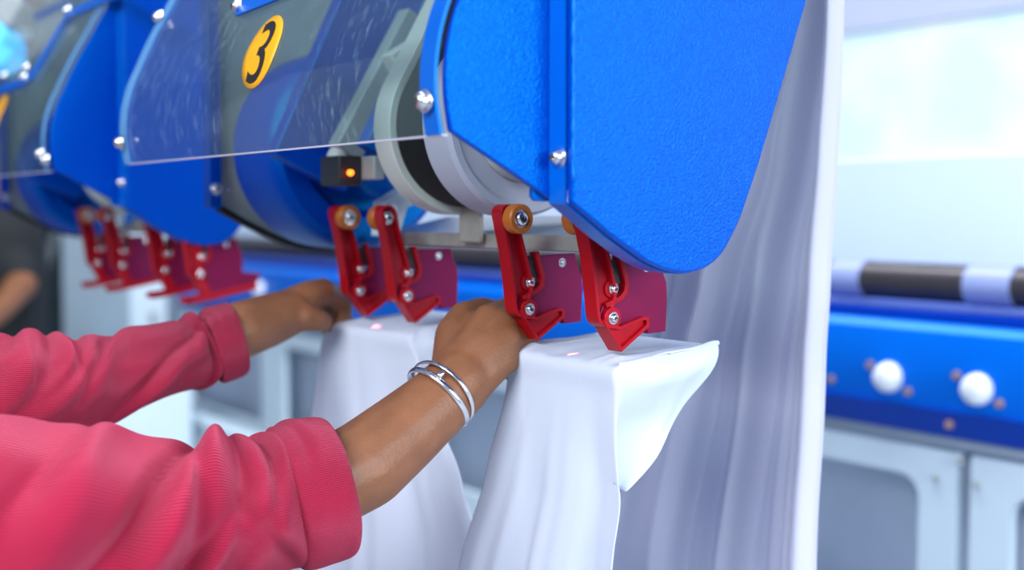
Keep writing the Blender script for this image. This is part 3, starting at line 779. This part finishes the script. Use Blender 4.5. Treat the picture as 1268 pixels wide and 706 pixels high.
# left arm and hand
chain(bm, [(C(356, 388, 1.195), .0240), (C(335, 396, 1.18), .0262), (C(300, 408, 1.155), .0282), (C(250, 430, 1.125), .022), (C(130, 467, 1.07), .020), (C(30, 482, 1.03), .026), (C(-120, 500, 1.01), .040), (C(-330, 520, 1.05), .055)])
hand_nodes(bm,
    [[(360, 380, 1.20, .019), (384, 366, 1.215, .016), (400, 362, 1.228, .0135)],
     [(360, 380, 1.205, .019), (384, 366, 1.228, .016), (400, 360, 1.245, .0138)],
     [(360, 384, 1.21, .018), (384, 370, 1.235, .015), (400, 364, 1.262, .0130)],
     [(360, 388, 1.215, .017), (382, 378, 1.24, .014), (396, 372, 1.272, .0115)],
     [(358, 388, 1.195, .018), (372, 390, 1.198, .016), (380, 388, 1.20, .013)]],
    [[(400, 362, 1.228, .0122), (424, 372, 1.262, .0100), (424, 396, 1.258, .0090), (414, 408, 1.252, .0082)],
     [(400, 360, 1.245, .0125), (426, 370, 1.280, .0102), (426, 396, 1.276, .0092), (416, 410, 1.268, .0082)],
     [(400, 364, 1.262, .0120), (422, 374, 1.296, .0098), (422, 398, 1.292, .0088), (412, 410, 1.284, .0080)],
     [(396, 372, 1.272, .0108), (414, 382, 1.304, .0086), (414, 400, 1.300, .0078), (406, 410, 1.292, .0070)]],
    [(360, 388, 1.194, .0170), (376, 392, 1.192, .0150), (390, 396, 1.198, .0125), (400, 399, 1.206, .0100)])
# torso, neck, head (outside the frame, to the left)
shR = C(-250, 625, .75); shL = C(-330, 520, 1.05); mid = (shR+shL)/2
mid.z = 1.27; shR.z = max(shR.z, 1.24); shL.z = max(shL.z, 1.24)
sv = (shL-shR); sv.z = 0; sv.normalize(); fw = Vector((0, 0, 1)).cross(sv); 
if fw.y < 0: fw = -fw
back = mid-fw*.09
for k in (-1, 1):
    chain(bm, [(back+sv*k*.13+Vector((0, 0, -.02)), .06), (back+sv*k*.09+Vector((0, 0, -.30)), .085), (back+sv*k*.08+Vector((0, 0, -.48)), .095)])
chain(bm, [(shR, .055), (back+Vector((0, 0, 0)), .08), (shL, .055)])
chain(bm, [(back+Vector((0, 0, .0)), .06), (back+fw*.015+Vector((0, 0, .09)), .052), (back+fw*.03+Vector((0, 0, .14)), .05)])
hc = back+fw*.04+Vector((0, 0, .215))
hr = Matrix((sv, fw, Vector((0, 0, 1)))).transposed().to_quaternion()
ellipsoid(bm, hc, (.072, .088, .100), hr)
ellipsoid(bm, hc+fw*.035-Vector((0, 0, .055)), (.052, .052, .055), hr)
capsule(bm, hc+fw*.085+Vector((0, 0, .01)), hc+fw*.100-Vector((0, 0, .022)), .008, .013)
for k in (-1, 1):
    ellipsoid(bm, hc+sv*k*.074-Vector((0, 0, .005)), (.010, .020, .030), hr)
capsule(bm, hc+fw*.086-Vector((0, 0, .05))-sv*.016, hc+fw*.086-Vector((0, 0, .05))+sv*.016, .007, .007)
body = obj('body', bm, 'skin', op, smooth=True)
r = body.modifiers.new('skin', 'REMESH'); r.mode = 'VOXEL'; r.voxel_size = .0026; r.use_smooth_shade = True
sm = body.modifiers.new('relax', 'SMOOTH'); sm.factor = .6; sm.iterations = 7
for k in (-1, 1):
    bm = NB(); ellipsoid(bm, hc+fw*.080+sv*k*.030+Vector((0, 0, .008)), (.012, .008, .007), hr); obj('eye', bm, 'knob', op, smooth=True)
    bm = NB(); ellipsoid(bm, hc+fw*.0875+sv*k*.030+Vector((0, 0, .008)), (.005, .0025, .005), hr); obj('iris', bm, 'hair', op, smooth=True)
bm = NB(); ellipsoid(bm, hc-fw*.015+Vector((0, 0, .022)), (.082, .090, .095), hr); ellipsoid(bm, hc-fw*.10-Vector((0, 0, .02)), (.035, .035, .06), hr); obj('hair', bm, 'hair', op, smooth=True)
# trousers and shoes
bm = NB()
for k in (-1, 1):
    hp = back+sv*k*.085; 
    chain(bm, [((hp.x, hp.y, .84), .095), ((hp.x, hp.y, .45), .066), ((hp.x, hp.y, .07), .050)])
capsule(bm, back+sv*.05+Vector((0, 0, .88-back.z)), back-sv*.05+Vector((0, 0, .88-back.z)), .11, .11)
tr_ = obj('trousers', bm, 'trousers', op, smooth=True); r = tr_.modifiers.new('m', 'REMESH'); r.mode = 'VOXEL'; r.voxel_size = .008; r.use_smooth_shade = True
for k in (-1, 1):
    hp = back+sv*k*.085; bm = NB(); chain(bm, [((hp.x, hp.y, .035), .035), (Vector((hp.x, hp.y, .03))+fw*.14, .03)]); obj('shoe', bm, 'black', op, smooth=True)
# sweater torso
bm = NB()
for k in (-1, 1):
    chain(bm, [(back+sv*k*.12+Vector((0, 0, -.03)), .075), (back+sv*k*.09+Vector((0, 0, -.30)), .10), (back+sv*k*.085+Vector((0, 0, -.45)), .108)])
chain(bm, [(shR, .068), (back+Vector((0, 0, -.03)), .09), (shL, .068)])
sw = obj('sweater_body', bm, 'knit', op, smooth=True); r = sw.modifiers.new('m', 'REMESH'); r.mode = 'VOXEL'; r.voxel_size = .007; r.use_smooth_shade = True
s_ = sw.modifiers.new('relax', 'SMOOTH'); s_.iterations = 8; s_.factor = .6

def sleeve(name, nodes, folds, parent, nseg=160, sub=34, wob=.003, inner=None, seed=0, axis=None):
    """tube with fold ridges; folds: (s, slope, amp, width, phase centre angle, angular width)"""
    cs = smooth_pts([tuple(C(*n[:3])) for n in nodes], sub)
    rs = [v[0] for v in smooth_pts([(n[3], 0) for n in nodes], sub)]
    n = len(cs); lens = [0]
    for a, b in zip(cs[:-1], cs[1:]): lens.append(lens[-1]+(b-a).length)
    L = lens[-1]
    P = []; UV = []
    for i in range(n):
        t = (cs[min(i+1, n-1)]-cs[max(i-1, 0)]).normalized()
        if axis is not None: t = axis
        up = Vector((0, 0, 1)); up = (up-t*up.dot(t)).normalized(); sd = t.cross(up)
        tocam = (cam.location-cs[i]).normalized()
        if sd.dot(tocam) < 0: sd = -sd
        row = []
        s = lens[i]
        for k in range(nseg+1):
            th = 2*PI*k/nseg            # 0 = up, pi/2 = towards camera, pi = down
            d = 0
            for (fs, sl, am, wd, tc_, tw) in folds:
                dth = (th-tc_+PI) % (2*PI)-PI
                e = math.exp(-(dth/tw)**2)
                x = s-fs-sl*dth-.006*math.sin(dth*2+fs*40)
                g = math.exp(-(x/wd)**2)-.75*math.exp(-((x+wd*1.25)/(wd*.55))**2)
                d += am*e*g
            d += wob*noise.noise(Vector((s*22, math.cos(th)*1.6+seed, math.sin(th)*1.6)))
            rr = rs[i]+d
            row.append(cs[i]+up*rr*math.cos(th)+sd*rr*math.sin(th)); 
        P.append(row)
    bm = NB(); uvl = bm.loops.layers.uv.new('UVMap')
    V = [[bm.verts.new(p) for p in row[:-1]] for row in P]
    for i in range(n-1):
        for k in range(nseg):
            k2 = (k+1) % nseg
            f = bm.faces.new((V[i][k], V[i][k2], V[i+1][k2], V[i+1][k]))
            uvc = ((k/nseg, lens[i]), ((k+1)/nseg, lens[i]), ((k+1)/nseg, lens[i+1]), (k/nseg, lens[i+1]))
            for lp, c_ in zip(f.loops, uvc): lp[uvl].uv = c_
    o = obj(name, bm, 'knit', parent, smooth=True)
    return o
# right sleeve: s runs from the shoulder to the cuff
RN = [(-330, 640, .72, .078), (-150, 655, .76, .080), (0, 656, .80, .0765), (100, 655, .83, .068), (200, 648, .86, .0585), (290, 638, .885, .0520), (352, 622, .905, .0480), (378, 615, .911, .0460)]
def s_at(nodes, px, sub=30):
    cs = smooth_pts([tuple(C(*n[:3])) for n in nodes], sub); s = 0
    for a, b in zip(cs[:-1], cs[1:]):
        q = RM.transposed() @ (b-cam.location); x = 634+q.x/-q.z*FP
        s += (b-a).length
        if x >= px: return s
    return s
q = lambda px: s_at(RN, px)
RF = [(q(95), -.05, 0.0040, .014, .3, 1.0), (q(30), -.05, 0.0075, .02, 1.2, .8), (q(205), -.034, 0.0150, .018, 1.0, 1.5), (q(130), -.060, 0.0100, .022, 1.7, .9), (q(262), -.016, 0.0081, .013, .6, 1.3), (q(305), -.014, 0.0081, .012, .7, 1.6),
      (q(338), -.008, 0.0075, .008, .3, 1.1), (q(240), -.04, 0.0050, .012, 2.0, .8), (q(60), -.04, 0.0063, .03, .8, 1.0), (q(290), -.03, 0.0050, .012, 2.2, .8), (q(20), -.05, 0.0063, .03, 2.0, 1.0),
      (q(325), .02, 0.0050, .010, 1.9, .7), (q(170), -.06, 0.0050, .014, 2.4, .9)]
slR = sleeve('sleeve', RN, RF, op, seed=3)
CR = [(350, 619, .903, .0470), (352, 618, .904, .0520), (358, 617, .906, .0548), (375, 612, .911, .0560), (396, 606, .916, .0560), (410, 603, .919, .0548), (417, 601, .921, .0520), (418, 600, .9215, .0485), (412, 603, .920, .0470), (382, 611, .913, .0460)]
axR = (C(406, 603, .9215)-C(336, 622, .903)).normalized()
qc = .012
sleeve('cuff', CR, [(.018, .0, .0018, .006, .2, 1.3), (.05, -.01, .0015, .010, 1.6, .8)], slR, sub=6, wob=.0025, seed=8, axis=axR)
LN = [(-380, 520, 1.06, .070), (-150, 498, 1.00, .062), (-30, 484, 1.005, .048), (30, 481, 1.02, .0455), (80, 478, 1.045, .0430), (130, 468, 1.07, .0365), (200, 447, 1.10, .0335), (240, 436, 1.125, .0325), (264, 428, 1.137, .0310)]
q = lambda px: s_at(LN, px)
LF = [(q(18), -.018, 0.0081, .012, .9, 1.6), (q(52), -.020, 0.0068, .010, 1.0, 1.5), (q(90), -.024, 0.0061, .012, .8, 1.5), (q(125), -.03, 0.0054, .012, .9, 1.2), (q(200), -.05, 0.0061, .012, 1.6, .9), (q(160), -.05, 0.0054, .014, 2.2, .9), (q(235), -.02, 0.0041, .008, .6, 1.0), (q(243), 0, 0.0047, .006, 1.2, 2.2)]
slL = sleeve('sleeve', LN, LF, op, seed=11)
CL = [(260, 431, 1.130, .0310), (261, 430, 1.131, .0342), (265, 429, 1.133, .0352), (275, 425, 1.139, .0356), (286, 421, 1.145, .0356), (292, 418, 1.148, .0348), (294, 417, 1.149, .0325), (290, 419, 1.147, .0312), (278, 423, 1.140, .031)]
axL = (C(300, 420, 1.150)-C(245, 437, 1.132)).normalized()
sleeve('cuff', CL, [(.012, 0, .0015, .005, .2, 1.2)], slL, sub=6, wob=.002, seed=15, axis=axL)
# bangle: two slim silver bands on the right wrist with a clasp
def bangle():
    cW = C(545, 490, .978); ax = (C(568, 472, .987)-C(520, 518, .965)).normalized()
    upv = Vector((0, 0, 1)); u = ax.cross(upv).normalized(); v = ax.cross(u).normalized()
    t = None
    bm = NB(); n = 64
    pts = lambda off, tilt, r, ph=0: [cW+ax*(off+tilt*math.sin(2*PI*k/n+ph))+(u*math.cos(2*PI*k/n)*r+v*math.sin(2*PI*k/n)*r*.97) for k in range(n)]
    def ring(ps, r):
        rings = []
        for k in range(n):
            t_ = (ps[(k+1) % n]-ps[k-1]).normalized(); o_ = (ps[k]-cW); o_ = (o_-t_*o_.dot(t_)).normalized(); a_ = t_.cross(o_)
            rings.append([bm.verts.new(ps[k]+o_*r*.7*math.cos(2*PI*j/10)+a_*r*1.25*math.sin(2*PI*j/10)) for j in range(10)])
        for k in range(n):
            for j in range(10): bm.faces.new((rings[k][j], rings[k][(j+1) % 10], rings[(k+1) % n][(j+1) % 10], rings[(k+1) % n][j]))
    ring(pts(.003, .0050, .0312, 2.2), .0017); ring(pts(-.0025, .0015, .0312, -.5), .0021)
    o = obj('bangle', bm, 'silver', op, smooth=True)
    best = min(pts(0, 0, .0335), key=lambda p: (p-C(545, 467, .95)).length)
    bm = NB(); capsule(bm, best-ax*.0012, best+ax*.0012, .0026, .0026, 12); obj('clasp', bm, 'silver', o, smooth=True)
    return o
bangle()

# ================================================================== background ironer
YB = 1.6
iron = thing('ironer', (-1.9, 1.8, 0), 'long blue and white ironing machine behind the hanging sheets', 'machine')
X1, X0 = -.2, -4.2
def zat(px, py, Y): return UY(px, py, Y).z
z_top = zat(1030, 391, YB); z_fb = zat(1030, 487, YB); z_b = zat(1030, 517, YB)
bm = NB(); prism(bm, [(YB-.0, z_top-.012), (YB+.012, z_top), (YB+.22, z_top+.004), (YB+.22, z_b), (YB+.02, z_b), (YB, z_fb)], X0, X1)
obj('front_beam', bm, 'blue_beam', iron, bevel=.003)
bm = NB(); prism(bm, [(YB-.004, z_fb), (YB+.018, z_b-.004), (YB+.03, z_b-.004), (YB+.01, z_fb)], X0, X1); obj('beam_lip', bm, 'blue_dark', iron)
zr = (zat(1150, 326, YB+.08)+zat(1150, 374, YB+.08))/2; rr = (zat(1150, 326, YB+.08)-zat(1150, 374, YB+.08))/2
bm = NB(); lathe(bm, (0, YB+.08, zr), [(X0, rr), (X1, rr)], seg=40); rol = obj('roller_tube', bm, 'pipe', iron, smooth='auto')
for (a, b_) in ((1020, 1058), (1187, 1245)):
    xa = UY(a, 350, YB+.04).x; xb = UY(b_, 350, YB+.04).x
    bm = NB(); lathe(bm, (0, YB+.08, zr), [(xa, rr+.002), (xb, rr+.002)], seg=40); obj('pale_band', bm, 'band', rol, smooth='auto')
bm = NB(); box(bm, X0, X1, YB+.03, YB+.20, z_top+.004, z_top+.018); obj('gap_strip', bm, 'blue_dark', iron)  # dark blue strip filling the gap between roller and beam
for (px, py, r_) in ((1102, 467, .024), (1212, 482, .024), (323, 358, .024)):
    p = UY(px, py, YB); bm = NB()
    lathe(bm, p, [(-.026, .003), (-.0255, .010), (-.022, .017), (-.014, .022), (-.004, r_), (0, r_)], axis='Y', seg=32); obj('dome_cap', bm, 'knob', iron, smooth=True)
for (px, py) in ((1078, 452), (1125, 485), (1185, 465), (1238, 500), (1176, 526), (1030, 470)):
    p = UY(px, py, YB); bm = NB(); lathe(bm, p, [(-.006, .002), (-.005, .006), (0, .007)], axis='Y', seg=16); obj('screw', bm, 'copper', iron, smooth='auto')
# lower cabinet with framed openings
zc_t = z_b; zw_t = zat(1100, 584, YB); zw_b = zw_t-.24; zf_t = zat(1100, 572, YB)+.0
bm = NB(); box(bm, X0, X1, YB+.03, YB+.20, zw_t+.05, zc_t); obj('cabinet_band', bm, 'cabinet_grey', iron)
seam = UY(1187, 600, YB).x; per = .80
bm = NB(); box(bm, X0, X1, YB+.10, YB+.12, .0, zw_t+.05); obj('cabinet_back', bm, 'recess', iron)
k = 0
for i in range(-5, 2):
    xr = seam+.012+per*(i+1)-.024; xl = seam+.012+per*i
    if i == -1: pass
    xl = max(xl, X0); 
    if xr <= X0+.1 or xl > X1: continue
    xr = min(xr, X1)
    # frame with rounded opening
    mx = .065; wl, wr_ = xl+mx, xr-mx; zt, zb_ = zw_t, zw_b-.02; zo_t, zo_b = zw_t+.045, zw_b-.10
    R = .035; inner = []
    for (cx, cz, a0) in ((wr_-R, zt-R, 0), (wl+R, zt-R, 90), (wl+R, zb_+R, 180), (wr_-R, zb_+R, 270)):
        for q_ in range(7):
            a = math.radians(a0+q_*15); inner.append((cx+R*math.cos(a), cz+R*math.sin(a)))
    outer = []
    for (x_, z_) in inner:
        # project to the outer rectangle
        cx, cz = (wl+wr_)/2, (zt+zb_)/2
        dx_, dz_ = x_-cx, z_-cz
        hx, hz = (xr-xl)/2, (zo_t-zo_b)/2; oz = (zo_t+zo_b)/2
        ax_ = max(-1, min(1, dx_/((wr_-wl)/2-R*.3))); az_ = max(-1, min(1, dz_/((zt-zb_)/2-R*.3)))
        outer.append(((xl+xr)/2+ax_*hx, oz+az_*hz))
    bm = NB(); n = len(inner)
    for a in range(n):
        b_ = (a+1) % n; prism(bm, [inner[a], inner[b_], outer[b_], outer[a]], YB+.012, YB+.03, 'Y')
    bmesh.ops.remove_doubles(bm, verts=bm.verts, dist=1e-5)
    obj('door_frame', bm, 'white_paint', iron)
    bm = NB(); box(bm, xl, xr, YB+.015, YB+.035, .02, zo_b-.01); obj('kick_panel', bm, 'white_paint', iron, bevel=.003)
for (px, py) in ((1190, 573), (1160, 592), (1210, 600)):
    p = UY(px, py, YB+.01); bm = NB(); lathe(bm, p, [(-.006, .004), (0, .006)], axis='Y', seg=14); obj('screw', bm, 'grey_plate', iron, smooth='auto')
# vertical panel of pale sheet behind the roller
zp = zat(1150, 193, YB+.22)
bm = NB(); box(bm, X0, X1+.3, YB+.22, YB+.24, z_b, zp); obj('rear_guard', bm, 'lav_panel', iron, bevel=.003)
bm = NB(); box(bm, X0, X1+.3, YB+.24, YB+1.0, 0, z_b-.05); obj('ironer_body', bm, 'white_paint', iron, bevel=.01)
# white tubular rails in front of the cabinet on the left
rt = thing('tubular_rail', (-3.1, 1.48, 0), 'white tubular guard rail low behind the two pink sleeves', 'rail')
pa = UY(242, 520, 1.46); pb = UY(420, 578, 1.46)
bm = NB(); tube(bm, [pa, (pa.x+(pb.x-pa.x)*.5, 1.46, pa.z), (pb.x, 1.46, pa.z)], .028, 20); obj('rail_tube', bm, 'white_paint', rt, smooth='auto')
for x in (pa.x+.05, pb.x-.05):
    bm = NB(); tube(bm, [(x, 1.46, 0), (x, 1.46, pa.z-.02)], .022, 16); obj('post', bm, 'white_paint', rt, smooth='auto')

# tall pale cabinet beyond the end of the ironer
p0 = UD(76, 300, 4.7); p1 = UD(205, 300, 4.4)
cab = thing('tall_cabinet', (p0.x, p0.y, 0), 'tall pale grey cabinet beyond the farthest red clamps', 'cabinet')
xe = UD(160, 300, 4.35); 
bm = NB()
prism(bm, [(p0.x, p0.y), (xe.x, xe.y), (p1.x, p1.y), (p1.x-.5, p1.y+.35), (p0.x-.4, p0.y+.3)], 0.0, 2.1, 'Z'); obj('cabinet_body', bm, 'white_paint', cab, bevel=.006)
pv = UD(192, 393, 4.40); bm = NB(); lathe(bm, pv, [(-.02, .02), (0, .02)], axis='Y', seg=16); obj('door_lock', bm, 'grey_plate', cab)
bm = NB(); box(bm, -4.6, -3.56, 1.12, 1.40, 0, H-.50)
o = obj('low_cabinet', bm, 'white_paint', None, bevel=.008); tag(o, 'low white cabinet seen between the two pink sleeves', 'cabinet')

# dark machine at far left, and the person in black
bm = NB(); a = UD(30, 300, 6.2); box(bm, a.x-.3, a.x+.3, a.y-.9, a.y+.5, 0, 1.38); 
dk = thing('dark_machine', (a.x, a.y, 0), 'dark grey machine in shadow behind the person in black', 'machine')
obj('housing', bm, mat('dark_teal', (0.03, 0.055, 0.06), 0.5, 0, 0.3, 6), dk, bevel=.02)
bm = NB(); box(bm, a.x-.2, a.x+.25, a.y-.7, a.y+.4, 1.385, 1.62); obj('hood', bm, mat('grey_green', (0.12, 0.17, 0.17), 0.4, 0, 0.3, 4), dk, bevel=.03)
for k in range(3):
    bm = NB(); tube(bm, [(a.x+.32, a.y-.5+k*.25, 1.1+.02*k), (a.x+.34, a.y-.45+k*.25, 1.3), (a.x+.27, a.y-.38+k*.25, 1.5)], .02, 12); obj('hose', bm, 'grey_plate', dk, smooth='auto')
bp_ = thing('person', UD(-8, 300, 3.3)*1.0, 'person in a black short-sleeved shirt standing at the far left edge', 'person')
bp_.location.z = 0; WL[bp_.name] = Vector((bp_.location.x, bp_.location.y, 0))
B = lambda px, py, d=3.3: UD(px, py, d)
bm = NB()
hd = B(-14, 225); ellipsoid(bm, hd, (.075, .09, .115)); chain(bm, [(hd-Vector((0, 0, .08)), .05), (hd-Vector((0, 0, .16)), .055)])
ellipsoid(bm, hd+Vector((.085, -.03, -.02)), (.016, .014, .02))
t0 = B(-14, 305); chain(bm, [(t0+Vector((0, 0, 0)), .13), (t0-Vector((0, 0, .45)), .12)])
chain(bm, [(B(8, 300), .055), (B(26, 352, 3.2), .042), (B(2, 382, 3.05), .032), (B(-14, 396, 2.98), .028)])
for kk in range(4): chain(bm, [(B(-14, 394+kk*3, 2.98), .012), (B(-22, 398+kk*4, 2.95), .009), (B(-28, 405+kk*4, 2.94), .007)], 8)
chain(bm, [(B(-36, 300), .055), (B(-52, 352, 3.25), .042), (B(-40, 390, 3.1), .030)])
for k in (-1, 1): chain(bm, [((t0.x+.05*k, t0.y+.08*k, .85), .09), ((t0.x+.05*k, t0.y+.08*k, .08), .05)])
bb = obj('body', bm, 'skin', bp_, smooth=True); r = bb.modifiers.new('m', 'REMESH'); r.mode = 'VOXEL'; r.voxel_size = .009; r.use_smooth_shade = True
bm = NB(); chain(bm, [(t0, .15), (t0-Vector((0, 0, .5)), .14)]); chain(bm, [(B(4, 300), .068), (B(22, 340, 3.22), .056)]); chain(bm, [(B(-34, 300), .068), (B(-50, 338, 3.27), .055)])
o = obj('shirt', bm, 'black_cloth', bp_, smooth=True); r = o.modifiers.new('m', 'REMESH'); r.mode = 'VOXEL'; r.voxel_size = .012; r.use_smooth_shade = True
bm = NB(); ellipsoid(bm, hd+Vector((-.02, .01, .03)), (.088, .10, .105)); obj('hair', bm, 'hair', bp_, smooth=True)
bm = NB()
for k in (-1, 1): chain(bm, [((t0.x+.05*k, t0.y+.08*k, .88), .105), ((t0.x+.05*k, t0.y+.08*k, .10), .065)])
obj('trousers', bm, 'black_cloth', bp_, smooth=True)
for k in (-1, 1):
    bm = NB(); chain(bm, [((t0.x+.05*k, t0.y+.08*k, .04), .045), ((t0.x+.05*k+.12, t0.y+.08*k-.05, .035), .035)]); obj('shoe', bm, 'black', bp_, smooth=True)

# red alignment lamps of the machine aimed at the held sheets (real narrow spot lights)
def laser(px, py, X):
    tgt = UX(px, py, X)
    l = bpy.data.lights.new('alignment_lamp', 'SPOT'); l.energy = 22; l.color = (1, .05, .12); l.spot_size = math.radians(3.4); l.spot_blend = .5; l.shadow_soft_size = .001
    o = bpy.data.objects.new('alignment_lamp', l); COL.objects.link(o); o.location = tgt+Vector((.0, -.03, .15)); o.rotation_euler = (tgt-o.location).to_track_quat('-Z', 'Y').to_euler()
laser(708, 436, -.745); laser(465, 399, -1.045)
